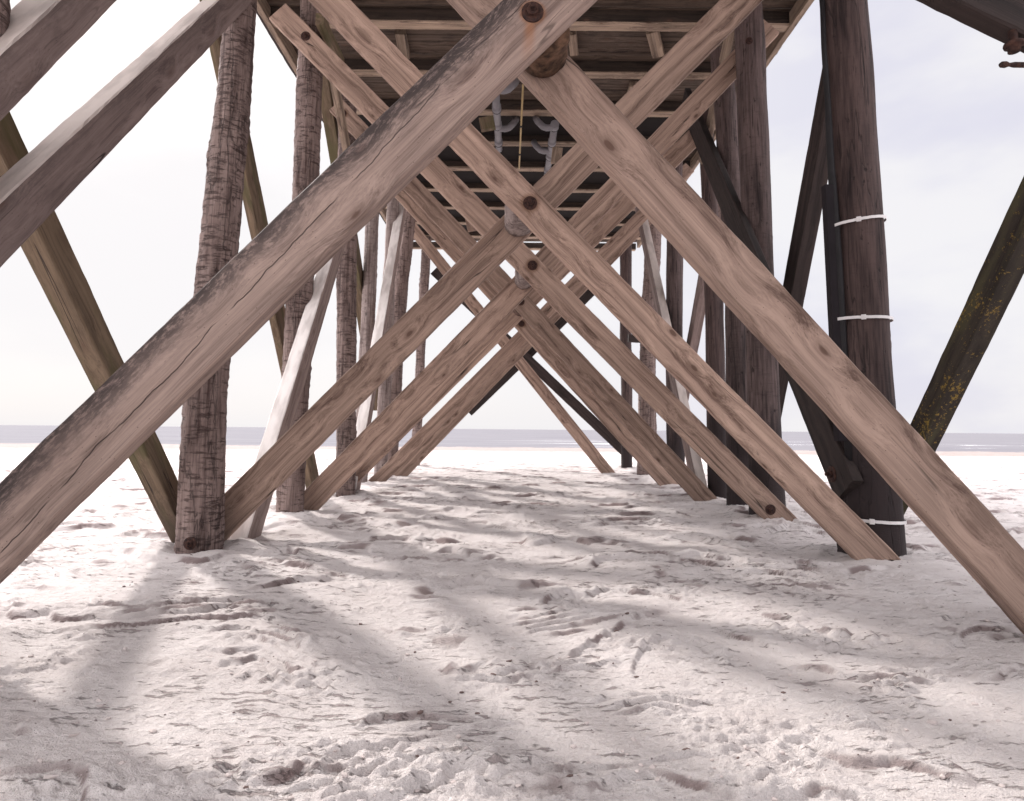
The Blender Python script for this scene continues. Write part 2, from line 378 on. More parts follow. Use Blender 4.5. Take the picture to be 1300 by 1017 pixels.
# crossed braces: depth, upper edge, lower edge, extension at both ends, material, bow, label, bolts
LAT = [
 (2.67, [(0, 611), (640, 3)], [(75, 658), (725, 18)], (1.2, 1.5), 'mould', .012, 'grey-brown plank mottled with dark mould along its upper edge, rusty bolt near its top', [(676, 16)]),
 (3.00, [(717, 68), (1258, 656)], [(665, 100), (1172, 652)], (1.5, 1.0), 'beam', .020, 'clean broad pale plank crossing behind the mouldy one', []),
 (4.80, [(539, 94), (1145, 709)], [(512, 118), (1082, 706)], (3.0, .20), 'new', 0, None, [(673, 258), (1131, 720)]),
 (5.30, [(300, 614), (911, 0)], [(306, 661), (970, 0)], (.34, 1.4), 'new', 0, None, []),
 (6.85, [(362, 5), (947, 590)], [(342, 22), (898, 589)], (0, .95), 'new', 0, None, [(388, 46), (676, 337), (978, 647)]),
 (7.34, [(384, 623), (968, 27)], [(396, 656), (989, 41)], (.34, 0), 'new', 0, None, []),
 (8.77, [(436, 124), (911, 636)], [(416, 141), (890, 641)], (0, .1), 'new', 0, None, [(435, 144), (661, 383)]),
 (9.22, [(450, 583), (814, 226)], [(464, 604), (832, 238)], (.4, 1.7), 'new', 0, None, []),
 (10.82, [(527, 246), (864, 618)], [(497, 249), (847, 624)], (1.1, .1), 'new', 0, None, [(662, 411)]),
 (11.25, [(474, 603), (800, 277)], [(490, 611), (814, 285)], (.2, 1.5), 'new', 0, None, []),
 (13.0, [(498, 600), (820, 266)], [(514, 607), (834, 278)], (.2, .6), 'new', 0, None, []),
 (14.4, [(534, 291), (787, 607)], [(516, 291), (769, 608)], (.5, .3), 'new', 0, None, []),
 (16.6, [(676, 452), (790, 562)], [(664, 460), (783, 571)], (3.6, .2), 'dark', 0, 'blackened far cross plank', []),
 (16.8, [(612, 499), (740, 372)], [(618, 508), (748, 382)], (.6, .4), 'dark', 0, None, []),
]
braces = []
for (d, U, Lw, ext, mk, bow, lab, bolts) in LAT:
    b = edge_board('cross_brace', ('y', d), U, Lw, ext, .105 if d < 4 else .075, M[mk], pier, bow or random.uniform(-.018, .018), lab)
    b['rust_at'] = [float(c) for c in (WM[b].inverted() @ at(*(bolts[1] if len(bolts) == 3 else bolts[0]), y=d))] if bolts else [99.0, 0.0, 0.0]
    for q in bolts: bolt(b, at(q[0], q[1], y=d) + NY * .002, NY, .052 if d < 4 else .058)
    braces.append(b); print('BOLTLOC', [tuple(round(c, 3) for c in WM[b].inverted() @ at(q[0], q[1], y=d)) for q in bolts])

# side bracing in the planes of the two pile rows
SIDE = [
 (-2.36, [(54, 207), (276, 0)], [(70, 267), (318, 7)], (2.4, .9), .13, 'grey', 'grey slanting plank with top edge coloured as if sunlit, left of the pile row', []),
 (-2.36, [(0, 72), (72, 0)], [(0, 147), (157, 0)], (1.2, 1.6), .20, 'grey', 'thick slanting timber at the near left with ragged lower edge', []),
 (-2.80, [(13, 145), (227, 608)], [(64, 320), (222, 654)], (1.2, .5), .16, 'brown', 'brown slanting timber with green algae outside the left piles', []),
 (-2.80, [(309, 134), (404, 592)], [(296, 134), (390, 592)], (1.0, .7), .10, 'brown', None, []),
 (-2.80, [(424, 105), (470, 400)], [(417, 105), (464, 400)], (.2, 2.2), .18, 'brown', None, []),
 (-2.30, [(351, 561), (411, 363)], [(366, 561), (424, 363)], (1.75, 3.0), .15, 'pale_lit', 'slanting plank whose top edge is coloured white as if sunlit', []),
 (-2.30, [(478, 470), (503, 319)], [(482, 470), (508, 319)], (2.6, 1.9), .17, 'pale_lit', None, []),
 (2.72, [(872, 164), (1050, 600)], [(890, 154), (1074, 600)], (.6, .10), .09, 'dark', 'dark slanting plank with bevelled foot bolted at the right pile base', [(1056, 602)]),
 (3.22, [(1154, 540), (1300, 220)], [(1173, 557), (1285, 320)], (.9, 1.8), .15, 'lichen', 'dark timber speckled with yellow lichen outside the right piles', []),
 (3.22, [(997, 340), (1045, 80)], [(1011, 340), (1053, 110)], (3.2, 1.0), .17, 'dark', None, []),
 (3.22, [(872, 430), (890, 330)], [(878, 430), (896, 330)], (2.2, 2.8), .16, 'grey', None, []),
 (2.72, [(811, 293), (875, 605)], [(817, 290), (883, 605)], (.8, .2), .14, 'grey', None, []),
]
for (xp, U, Lw, ext, th, mk, lab, bolts) in SIDE:
    b = edge_board('side_brace', ('x', xp), U, Lw, ext, th, M[mk], pier, 0, lab)
    for q in bolts: bolt(b, at(q[0], q[1], x=xp), Vector((1 if xp < 0 else -1, 0, 0)), .07, .034)

# piles: depth, (row v, left edge u, right edge u)
TOP = 5.34
POSTS = [
 (5.10, [(150, 272, 314), (500, 236, 287), (700, 224, 281)], 'pile', None),
 (7.14, [(67, 379, 410), (200, 375, 407), (655, 349, 383)], 'pile', None),
 (9.04, [(330, 428, 452), (622, 426, 451)], 'pile', None),
 (11.07, [(279, 464, 481), (510, 453, 471)], 'pale', None),
 (12.2, [(259, 491, 506), (500, 480, 496)], 'pale', None),
 (13.5, [(318, 506, 523), (353, 500, 519), (507, 489, 509)], 'pile', None),
 (16.5, [(337, 534, 546), (470, 527, 539)], 'pile', None),
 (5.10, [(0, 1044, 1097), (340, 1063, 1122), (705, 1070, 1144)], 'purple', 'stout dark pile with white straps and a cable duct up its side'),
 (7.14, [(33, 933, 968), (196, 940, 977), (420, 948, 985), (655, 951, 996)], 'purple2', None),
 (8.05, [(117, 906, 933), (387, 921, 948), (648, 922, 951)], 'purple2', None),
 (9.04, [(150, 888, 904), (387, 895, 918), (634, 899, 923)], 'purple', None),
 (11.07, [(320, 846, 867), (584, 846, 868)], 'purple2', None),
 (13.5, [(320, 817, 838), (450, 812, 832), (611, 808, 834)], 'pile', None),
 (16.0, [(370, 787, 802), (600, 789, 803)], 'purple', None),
 (2.67, None, 'pile', None), (2.67, None, 'purple', None), (-1.0, None, 'pile', None), (-1.0, None, 'purple', None),
]
post_objs = []; bases = []
for i, (d, rows, mk, lab) in enumerate(POSTS):
    if rows:
        pts = []
        for v, a, b in rows:
            pa, pb = at(a, v, y=d), at(b, v, y=d); pts.append(((pa + pb) / 2, (pb - pa).length / 2 * .985))
        pts.sort(key=lambda q: q[0].z)
    else:
        sx = -2.62 if i % 2 == 0 else 3.02
        pts = [(Vector((sx, d, -1)), .19), (Vector((sx, d, 4)), .15)]
    def ev(z):
        a, b = pts[0], pts[-1]
        for q, r in zip(pts, pts[1:]):
            if z >= q[0].z: a, b = q, r
        if z < pts[0][0].z: a, b = pts[0], pts[1]
        t = (z - a[0].z) / (b[0].z - a[0].z); p = a[0].lerp(b[0], t)
        return Vector((p.x, d, z)), max(.11, a[1] + (b[1] - a[1]) * t)
    zs = np.arange(-1.5, TOP, .035); E = [ev(z) for z in zs]
    sd = 13.7 * i + 2
    wob = perlin(zs * .55 + sd, zs * 0 + sd) * .018; wb2 = perlin(zs * 1.4 + sd, zs * 0 + 5 + sd) * .008
    path = [p + Vector((wob[k] + wb2[k], wb2[k], 0)) for k, (p, r) in enumerate(E)]
    rough = {'pile': .016, 'pale': .011, 'purple': .009, 'purple2': .010}[mk]
    lump = perlin(zs * 1.1 + sd * 2, zs * 0 + 9) * .006
    o = lathe('pile', path, [e[1] + lump[k] for k, e in enumerate(E)], M[mk], pier, 56 if d < 8 else 36, rough, sd, True, lab, .12 if 'purple' in mk else 1.0)
    post_objs.append(o); b0, r0 = ev(-1.0); bases.append((b0.x, d, r0))
bolt(post_objs[0], at(241, 690, y=5.1 - .20), NY, .05, .03)
bolt(post_objs[8], at(951, 52, y=7.14 - .16), NY, .045, .025)

# round spacer logs between crossed planks
for (u, v, y0, y1, r, mk) in [(690, 54, 2.775, 2.99, .122, 'logend'), (659, 274, 4.88, 5.295, .125, 'pale'), (666, 350, 6.93, 7.335, .12, 'pale'), (661, 389, 8.85, 9.215, .12, 'log')]:
    p0 = at(u, v, y=(y0 + y1) / 2); n = 7
    path = [Vector((p0.x, y0 + (y1 - y0) * k / (n - 1), p0.z)) for k in range(n)]
    lathe('spacer_log', path, [r * (1 + .03 * math.sin(k * 2.1)) for k in range(n)], M[mk], pier, 44, .010, u)

# deck: joists across, boards over them, stringers along
deck = bpy.data.objects.new('deck', None); COL.objects.link(deck); setp(deck, pier, Matrix.Translation(Vector((0, 5, 5.35))))
XL, XR, ZD = -3.32, 3.72, 5.35
def slab(name, x0, x1, y0, y1, z0, z1, mat, parent, axis='x', rag=.003, label=None):
    if axis == 'x':
        return board(name, Vector((x0, (y0 + y1) / 2, z0)), Vector((x1, (y0 + y1) / 2, z0)), y1 - y0, z1 - z0, Vector((0, 0, -1)), mat, parent, 0, label, rag, .006)
    if axis == 'y':
        return board(name, Vector(((x0 + x1) / 2, y0, z0)), Vector(((x0 + x1) / 2, y1, z0)), x1 - x0, z1 - z0, Vector((0, 0, -1)), mat, parent, 0, label, rag, .006)
jy = []
for k in range(-4, 19):
    yc = 7.565 + (k - 9) * 1.12; jy.append(yc)
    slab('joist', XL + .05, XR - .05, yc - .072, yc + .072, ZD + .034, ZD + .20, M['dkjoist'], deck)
    slab('underside_strip', XL + .06, XR - .06, yc - .078, yc + .078, ZD + random.uniform(-.004, .004), ZD + .031, M['deck'], deck)  # paler strip under each near-black joist
# deck boards: one mesh, boards laid across with gaps
vs, fs = [], []; y = -7.2
while y < 17.5:
    w = .135 + random.uniform(-.004, .004); x0 = XL - random.uniform(0, .07); x1 = XR + random.uniform(0, .07); z0 = ZD + .205 + random.uniform(0, .006); z1 = z0 + .045
    if 8.2 < y < 12.4: z0 += 0; 
    b = len(vs); vs += [(x0, y, z0), (x1, y, z0), (x1, y + w, z0), (x0, y + w, z0), (x0, y, z1), (x1, y, z1), (x1, y + w, z1), (x0, y + w, z1)]
    fs += [tuple(b + i for i in f) for f in ((0, 3, 2, 1), (4, 5, 6, 7), (0, 1, 5, 4), (1, 2, 6, 5), (2, 3, 7, 6), (3, 0, 4, 7))]
    y += w + .012 + random.uniform(0, .008)
meshobj('deck_boards', vs, fs, M['board'], False, Matrix.Identity(4), deck)
slab('dark_sheet', XL + .25, XR - .25, 9.95, 16.9, ZD + .150, ZD + .190, M['near_black'], deck, 'y')  # near-black sheet below the far deck boards
for x in (-2.2, -.85, .55, 1.8, 2.8):
    slab('stringer', x - .04, x + .04, -7, 17.2, ZD + .335, ZD + .47, M['deck'], deck, 'y')
for x in (XL, XR - .08):
    slab('edge_beam', x, x + .08, -7.1, 17.3, ZD - .02, ZD + .19, M['deck'], deck, 'y')
for x in (XL - .085, XR + .005):
    slab('fascia', x, x + .05, -7.2, 17.4, ZD + .06, ZD + .19, M['dark'], deck, 'y', .006)
# short cleats under the boards
for (u0, v0, u1, v1, w) in [(828, 42, 836, 73, .17), (508, 44, 514, 75, .15), (726, 45, 729, 71, .12), (806, 110, 800, 132, .16), (455, 112, 452, 130, .15)]:
    a, b = at(u0, v0, z=ZD + .10), at(u1, v1, z=ZD + .10)
    board('cleat', a, b, w, .095, Vector((0, 0, -1)), M['deck'], deck)
# hanging blocks and knees
for (u0, v0, u1, v1, d, w, mk) in [(594, 262, 600, 292, 9.9, .17, 'new'), (617, 148, 620, 163, 7.9, .20, 'brown'), (708, 187, 706, 206, 9.0, .16, 'deck')]:
    board('hanging_block', at(u0, v0, y=d), at(u1, v1, y=d), w, .08, NY, M[mk], pier)
for (x, y0, z0, y1, z1, mk) in [(-2.45, 7.3, 5.35, 8.9, 3.9, 'deck'), (2.85, 7.6, 5.35, 8.9, 4.1, 'deck'), (-2.45, 12.3, 5.3, 11.1, 4.2, 'deck'), (2.85, 12.3, 5.3, 11.1, 4.2, 'deck')]:
    board('knee_brace', Vector((x, y0, z0)), Vector((x, y1, z1)), .17, .09, Vector((1 if x < 0 else -1, 0, 0)), M[mk], pier)
board('knee_brace', at(411, 24, x=-2.3), at(437, 80, x=-2.3), .15, .10, Vector((1, 0, 0)), M['brown'], pier)
board('rail', at(798, 429, y=15.0), at(818, 430, y=15.0), .2, .1, NY, M['dark'], pier)
# near right timber hanging from the deck above the camera
nb = edge_board('corner_brace', ('y', 2.30), [(1200, -92), (1340, -20)], [(1174, -19), (1323, 51)], (1.0, .5), .09, M['dark'], pier, 0, 'black timber slanting down at the top right corner with a bolt under it')
a = at(1287, 57, y=2.32)
lathe('bolt', [a + Vector((0, 0, .06)), a + Vector((0, 0, .01)), a + Vector((0, 0, .008)), a, a - Vector((0, 0, .008)), a - Vector((0, 0, .01)), a - Vector((0, 0, .03)), a - Vector((0, 0, .033))],
      [.016, .016, .034, .036, .034, .022, .022, .012], M['rust'], nb, 18)
a = at(1269, 82, y=2.32); b = at(1330, 83, y=2.32); dr = (b - a)
lathe('tie_rod', [a, a + dr * .04, a + dr * .12, a + dr * .2, a + dr * .3, a + dr], [.006, .012, .013, .007, .011, .011], M['rust'], nb, 14)

# ------------------------------------------------------------------ things fastened on the pier
def drain(uv0, uv1, bends, label):
    z = 5.10; a, b = at(*uv0, z=z), at(*uv1, z=z)
    root = empty('drain_pipe', (a.x, a.y, a.z), label, 'pipe', 'grey drain pipes under the deck')
    r = .060
    dr = (b - a)
    lathe('pipe_run', [a + dr * t for t in (0, .33, .66, 1)], [r] * 4, M['pipe'], root, 24)
    dn = dr.normalized()
    for t in (.0, .28, .55, .85):
        p = a + dr * t
        lathe('socket', [p - dn * .07, p - dn * .068, p + dn * .05, p + dn * .052], [r, r * 1.22, r * 1.22, r], M['pipe'], root, 24)
        lathe('rubber_ring', [p + dn * .053, p + dn * .056, p + dn * .068, p + dn * .071], [r, r * 1.26, r * 1.26, r], M['ring'], root, 24)
    for (t, sx, ln) in bends:
        p = a + dr * t
        pts = [p, p + Vector((sx * .07, 0, -.03)), p + Vector((sx * .13, 0, -.035)), p + Vector((sx * .19, .01, -.01)), p + Vector((sx * .24, .03, .05)), p + Vector((sx * .28, .08, .12)), p + Vector((sx * .31, .16, .22))]
        lathe('elbow', pts, [r * .92] * len(pts), M['pipe'], root, 18)
    return root
drain((629, 112), (633.5, 190), [(.0, 1, .12), (.58, 1, .12)], 'grey drain pipe left of the yellow rod with two side bends')
drain((704, 160), (694, 224), [(.0, -1, .14), (.42, -1, .12)], 'grey drain pipe right of the yellow rod under the deck')
za = at(664, 108, z=5.14); zb = at(659, 214, z=5.14)
rod = empty('cable_conduit', tuple(za), 'thin yellow conduit with black clips running along under the deck', 'conduit')
lathe('conduit_tube', [za, (za + zb) / 2, zb], [.016] * 3, M['rod'], rod, 12)
for t in (.42, .78):
    p = za.lerp(zb, t); q = (zb - za).normalized()
    lathe('clip', [p - q * .03, p + q * .03], [.024, .024], M['ring'], rod, 12)

# cable duct and straps on the right pile
D5 = 5.1
def px(u, v, dy=0): return at(u, v, y=D5 + dy)
duct = empty('cable_duct', tuple(px(1062, 440)), 'dark cable duct strapped to the left side of the stout right pile', 'duct')
board('duct_channel', px(1053, 234, -.10), px(1070, 560, -.10), .075, .07, NY, M['duct'], duct, 0, None, .0004, .004)
lathe('cable', [px(1043, -30, -.03), px(1046, 60, -.05), px(1051, 130, -.06), px(1055, 210, -.07), px(1059, 260, -.07), px(1064, 330, -.08), px(1072, 470, -.08), px(1079, 600, -.08)],
      [.022, .022, .026, .03, .034, .034, .034, .03], M['ring'], duct, 14)
def strap(v, vl, has_duct, label):
    pl = [r for r in POSTS[7][1]]
    def interp(vv):
        for q, r in zip(pl, pl[1:]):
            if q[0] <= vv <= r[0]: t = (vv - q[0]) / (r[0] - q[0]); return q[1] + (r[1] - q[1]) * t, q[2] + (r[2] - q[2]) * t
    l, r_ = interp(v); pa, pb = px(l, v), px(r_, v); c = (pa + pb) / 2; R = (pb - pa).length / 2 + .012
    root = empty('strap', tuple(c), label, 'strap', 'white straps round the stout right pile')
    n = 64; path = []
    for k in range(n):
        a = 2 * math.pi * k / n; x, y = R * math.cos(a), R * math.sin(a)
        if has_duct:
            w = max(0, math.cos(a - math.radians(195))) ** 6; x *= 1 + .30 * w; y *= 1 + .30 * w
        path.append(c + Vector((x, y, vl * (x / R) + random.uniform(-.001, .001))))
    vs = []; fs = []
    for k, p in enumerate(path):
        o = (p - c); o = Vector((o.x, o.y, 0)).normalized()
        for dz, dr in ((-.012, 0), (.012, 0), (.012, .004), (-.012, .004)): vs.append(p + Vector((0, 0, dz)) + o * dr - c)
        for j in range(4): fs.append((k * 4 + j, k * 4 + (j + 1) % 4, ((k + 1) % n) * 4 + (j + 1) % 4, ((k + 1) % n) * 4 + j))
    meshobj('band', vs, fs, M['white'], False, Matrix.Translation(c), root)
    k = int(n * (.68)); p = path[k]; o = Vector((p.x - c.x, p.y - c.y, 0)).normalized()
    board('buckle', p + o * .013 + Vector((0, 0, -.020)), p + o * .013 + Vector((0, 0, .020)), .036, .016, o, M['white'], root, 0, None, .0002, .004)
strap(286, .03, True, 'uppermost white strap round the stout pile and its duct')
strap(408, .0, True, 'middle white strap round the stout dark right pile')
strap(658, -.01, False, 'lowest white strap round the stout pile, close to the sand')

# ------------------------------------------------------------------ sand
def sand_h(x, y):
    wx = x + .5 * perlin(x / 1.9 + 4, y / 1.5); wy = y + .35 * perlin(x / 1.4, y / 1.1 + 8)
    h = .040 * perlin(x / 2.6 + 3, y / 2.3) + .010 * fbm(wx / 1.0, wy / .7, 3)
    # wind-cut scarps: sharp little steps facing the camera, gentle backs
    def saw(px_, py_, k, sharp):
        t = wy / py_ + k * perlin(wx / px_, wy / (py_ * 2.6)) + .35 * perlin(wx / (px_ * .28), wy / (py_ * 1.3) + 7)
        sharp = np.clip(.011 * np.abs(y) / py_, sharp, .5)
        fr = t - np.floor(t); up = np.clip(fr / sharp, 0, 1); return up * up * (3 - 2 * up) * (1 - fr) ** 1.0
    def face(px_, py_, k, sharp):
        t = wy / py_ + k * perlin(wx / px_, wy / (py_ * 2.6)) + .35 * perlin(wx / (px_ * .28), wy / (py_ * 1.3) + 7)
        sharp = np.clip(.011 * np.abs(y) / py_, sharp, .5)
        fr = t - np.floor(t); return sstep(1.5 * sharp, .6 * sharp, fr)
    far = sstep(2.6, 5.0, y)
    m1 = sstep(.02, .45, fbm(x / 1.1 + 11, y / .7, 2) + .22 * far)
    m2 = sstep(.0, .5, fbm(x / .7 + 31, y / .35 + 5, 2))
    mk_ = sstep(.0, .35, fbm(x / .5 + 61, y / .25, 3)); mk2 = sstep(.05, .35, fbm(x / .3 + 81, y / .12, 3))
    D = np.maximum(m1 * mk_ * face(.9, .42, 1.3, .07), .8 * m2 * mk2 * face(.36, .12, 1.2, .10))  # mask of the step faces, for their painted shade
    h = h + .050 * m1 * saw(.9, .42, 1.3, .07) * (.45 + .55 * far) + .028 * m2 * saw(.36, .12, 1.2, .10) + .010 * m1 * saw(.22, .06, 1.0, .15)
    # clods and footprints
    m3 = sstep(.10, .55, fbm(x / .55 + 51, y / .4, 3))
    f2 = fbm(x / .10, y / .065 + 3, 4)
    h = h + .026 * m3 * np.abs(f2) + .0055 * fbm(x / .05 + 9, y / .035, 3)
    p = perlin(x / .17 + 77, y / .13); h = h + .016 * np.clip(p - .38, 0, 1) * 2 * (perlin(x / .9 + 3, y / .9) > .02)
    pit = perlin(x / .30 + 21, y / .20 + 2); h = h - .03 * np.clip(pit - .50, 0, 1) * m3 - .0
    q = perlin(x / .045 + 5, y / .03); h = h + .010 * np.clip(q - .45, 0, 1) * sstep(-.1, .4, perlin(x / .8 + 9, y / .6))
    fade = 1 - .75 * sstep(9, 20, y)
    h = h * fade
    # scour and drift round the piles
    for (bx, by, r) in bases:
        dd = np.sqrt((x - bx) ** 2 + ((y - by) * 1.15) ** 2)
        h = h + .05 * np.exp(-((dd - r * 1.7) / .16) ** 2) * (.6 + .8 * perlin(x / .3, y / .3)) - .03 * np.exp(-(dd / (r * 1.15)) ** 2)
    h = h + .015 * np.exp(-((x - 3.05) / .45) ** 2 - ((y - 4.75) / .22) ** 2) + .055 * np.exp(-((x + 2.3) / .5) ** 2 - ((y - 1.9) / .35) ** 2)
    h = h - .16 * sstep(24, 46, y + 2.0 * perlin(x / 14, y / 20)) 
    return -1.0 + h, D
def build_sand():
    ys = list(np.linspace(-6, .9, 36)); y = .9
    while y < 80: y += max(.0045, .0032 * y); ys.append(y)
    ys = np.array(ys); s = np.linspace(-1, 1, 1001); wd = 3.2 + 2.0 * np.maximum(ys, 0)
    X = wd[:, None] * (.42 * s + .58 * s ** 3)[None, :] + .02; Y = np.repeat(ys[:, None], len(s), 1)
    Z, DM = sand_h(X.ravel(), Y.ravel()); V = np.stack([X.ravel(), Y.ravel(), Z], 1)
    nr, nc = X.shape; i = np.arange(nr - 1)[:, None] * nc + np.arange(nc - 1)[None, :]; i = i.ravel()
    Fq = np.stack([i, i + 1, i + 1 + nc, i + nc], 1)
    me = bpy.data.meshes.new('sand'); me.vertices.add(len(V)); me.vertices.foreach_set('co', V.ravel())
    me.loops.add(Fq.size); me.loops.foreach_set('vertex_index', Fq.ravel()); me.polygons.add(len(Fq))
    me.polygons.foreach_set('loop_start', np.arange(0, Fq.size, 4)); me.polygons.foreach_set('loop_total', np.full(len(Fq), 4))
    me.polygons.foreach_set('use_smooth', np.ones(len(Fq), bool)); me.update(calc_edges=True)
    at_ = me.attributes.new('scarp_shade', 'FLOAT', 'POINT'); at_.data.foreach_set('value', DM.astype(np.float32))
    o = bpy.data.objects.new('sand', me); COL.objects.link(o); o['kind'] = 'structure'
    t = NT('beach_sand'); g = t.n('ShaderNodeNewGeometry').outputs['Position']
    n1 = t.noise(g, 3.0, 5, .6); n2 = t.noise(g, 60, 4, .7); n3 = t.noise(t.scalev(g, (1, 3, 1)), 14, 4, .65)
    c = t.ramp(n1, [(.3, (.63, .565, .55)), (.7, (.73, .67, .655))])
    c = t.mix(t.math('MULTIPLY', t.ss(n3, .60, .72), .30), c, (.34, .27, .26))
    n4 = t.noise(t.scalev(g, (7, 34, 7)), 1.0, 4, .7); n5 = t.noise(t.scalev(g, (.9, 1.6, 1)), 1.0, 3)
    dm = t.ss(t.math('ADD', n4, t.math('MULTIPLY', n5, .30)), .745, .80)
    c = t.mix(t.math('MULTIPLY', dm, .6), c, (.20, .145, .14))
    n6 = t.noise(t.scalev(g, (30, 60, 30)), 1.0, 2, .6); c = t.mix(t.math('MULTIPLY', t.ss(n6, .70, .74), .8), c, (.15, .105, .10))
    gr = t.noise(g, 210, 2, .7); c = t.mix(t.math('MULTIPLY', t.ss(gr, .63, .72), .30), c, (.20, .15, .145))
    da = t.n('ShaderNodeAttribute', attribute_name='scarp_shade').outputs['Fac']; c = t.mix(t.math('MULTIPLY', da, .85), c, (.20, .14, .135))  # shade on the scarp faces painted in as a darker tone
    gy = t.sep(g)[1]
    wet = t.ss(t.math('ADD', gy, t.math('MULTIPLY', t.noise(t.scalev(g, (.05, .2, 0)), 1, 3), 8)), 28, 33)
    c = t.mix(t.math('MULTIPLY', wet, .85), c, (.27, .22, .205))
    t.put(t.b.inputs['Base Color'], c); t.b.inputs['Roughness'].default_value = .92; t.b.inputs['Specular IOR Level'].default_value = .2
    t.bump(t.math('ADD', t.math('MULTIPLY', n2, .8), t.math('ADD', t.math('MULTIPLY', gr, .5), t.math('ADD', n3, t.math('MULTIPLY', dm, -1.2)))), 1.0, .018)
    me.materials.append(t.m)
    # seabed / wider ground far below the beach surface, out to the horizon
    me2 = bpy.data.meshes.new('ground'); me2.from_pydata([(-6000, -6000, -1.35), (6000, -6000, -1.35), (6000, 9000, -1.35), (-6000, 9000, -1.35)], [], [(0, 1, 2, 3)])
    me2.materials.append(t.m); o2 = bpy.data.objects.new('ground', me2); COL.objects.link(o2); o2['kind'] = 'structure'
build_sand()

def build_crumbs():
    ico = [(0, 0, 1), (.89, 0, .45), (.28, .85, .45), (-.72, .53, .45), (-.72, -.53, .45), (.28, -.85, .45), (.72, .53, -.45), (-.28, .85, -.45), (-.89, 0, -.45), (-.28, -.85, -.45), (.72, -.53, -.45), (0, 0, -1)]
    fc = [(0, 1, 2), (0, 2, 3), (0, 3, 4), (0, 4, 5), (0, 5, 1), (1, 6, 2), (2, 7, 3), (3, 8, 4), (4, 9, 5), (5, 10, 1), (6, 7, 2), (7, 8, 3), (8, 9, 4), (9, 10, 5), (10, 6, 1), (11, 7, 6), (11, 8, 7), (11, 9, 8), (11, 10, 9), (11, 6, 10)]
    n = 5200; yy = 1.3 + rng.uniform(0, 1, n) ** 1.7 * 8.5; xx = rng.uniform(-1, 1, n) * (yy * .95 + .6)
    keep = (perlin(xx / .8 + 3, yy / .6) + .5 * perlin(xx / .25, yy / .2) + rng.uniform(-.5, .5, n)) > .05
    xx, yy = xx[keep], yy[keep]; zz, _ = sand_h(xx, yy); vs, fs, mi = [], [], []
    I = np.array(ico)
    for x, y, z in zip(xx, yy, zz):
        r = .0022 + .0075 * rng.uniform() ** 3.2; P = I * (1 + rng.uniform(-.35, .35, (12, 1))) * r * np.array([rng.uniform(.9, 2.0), rng.uniform(.7, 1.2), rng.uniform(.45, .9)])
        a = rng.uniform(-.7, .7); P = np.stack([P[:, 0] * math.cos(a) - P[:, 1] * math.sin(a), P[:, 0] * math.sin(a) + P[:, 1] * math.cos(a), P[:, 2]], 1)
        b = len(vs); vs += (P + (x, y, z + r * .25)).tolist(); fs += [tuple(b + i for i in f) for f in fc]; mi += [1 if rng.uniform() < .16 else 0] * 20
    me = bpy.data.meshes.new('sand_crumbs'); me.from_pydata(vs, [], fs); me.materials.append(plain('crumb_sand', (.60, .52, .50), .95, vs=30)); me.materials.append(plain('shell_and_bark', (.16, .11, .10), .8, vs=30))
    me.polygons.foreach_set('material_index', mi); me.update()
    o = bpy.data.objects.new('sand_crumbs', me); COL.objects.link(o); o['kind'] = 'stuff'; o['label'] = 'small crumbs of sand, shell and bark scattered over the beach'; o['category'] = 'debris'
build_crumbs()

def build_sea():
    ys = [30.0]
    while ys[-1] < 8000: ys.append(ys[-1] * 1.008 + .02)
    ys = np.array(ys); s = np.linspace(-1, 1, 261); X = (60 + 1.6 * ys)[:, None] * s[None, :]; Y = np.repeat(ys[:, None], 261, 1)
    amp = .020 * sstep(36, 60, Y) * (1 - sstep(120, 400, Y))
    Z = -1.095 + amp * perlin(X / 6, Y / 1.2 + perlin(X / 9, Y / 9)) 
    nr, nc = X.shape; i = (np.arange(nr - 1)[:, None] * nc + np.arange(nc - 1)[None, :]).ravel()
    V = np.stack([X.ravel(), Y.ravel(), Z.ravel()], 1)
    me = bpy.data.meshes.new('sea'); me.from_pydata(V.tolist(), [], np.stack([i, i + 1, i + 1 + nc, i + nc], 1).tolist())
    o = bpy.data.objects.new('sea', me); COL.objects.link(o); o['kind'] = 'structure'
    t = NT('sea_water'); g = t.n('ShaderNodeNewGeometry').outputs['Position']
    gy = t.sep(g)[1]
    w = t.noise(t.scalev(g, (.05, .35, 0)), 1.0, 4, .6)
    foam = t.noise(t.scalev(g, (.035, .16, 0)), 1.0, 5, .65)
    band = t.math('MULTIPLY', t.math('MULTIPLY', t.ss(gy, 36, 42), t.ss(gy, 75, 55)), t.ss(t.sep(g)[0], -5, 25))
    fm = t.math('MULTIPLY', t.ss(foam, .565, .60), band)
    c = t.mix(t.ss(w, .35, .65), (.155, .149, .166), (.190, .184, .197)); c = t.mix(fm, c, (.8, .78, .79))
    t.put(t.b.inputs['Base Color'], c); t.b.inputs['Roughness'].default_value = .9; t.b.inputs['Specular IOR Level'].default_value = .03
    t.bump(t.noise(t.scalev(g, (.5, 2.2, 0)), 1.0, 5, .6), .5, .15)
    me.materials.append(t.m)
build_sea()

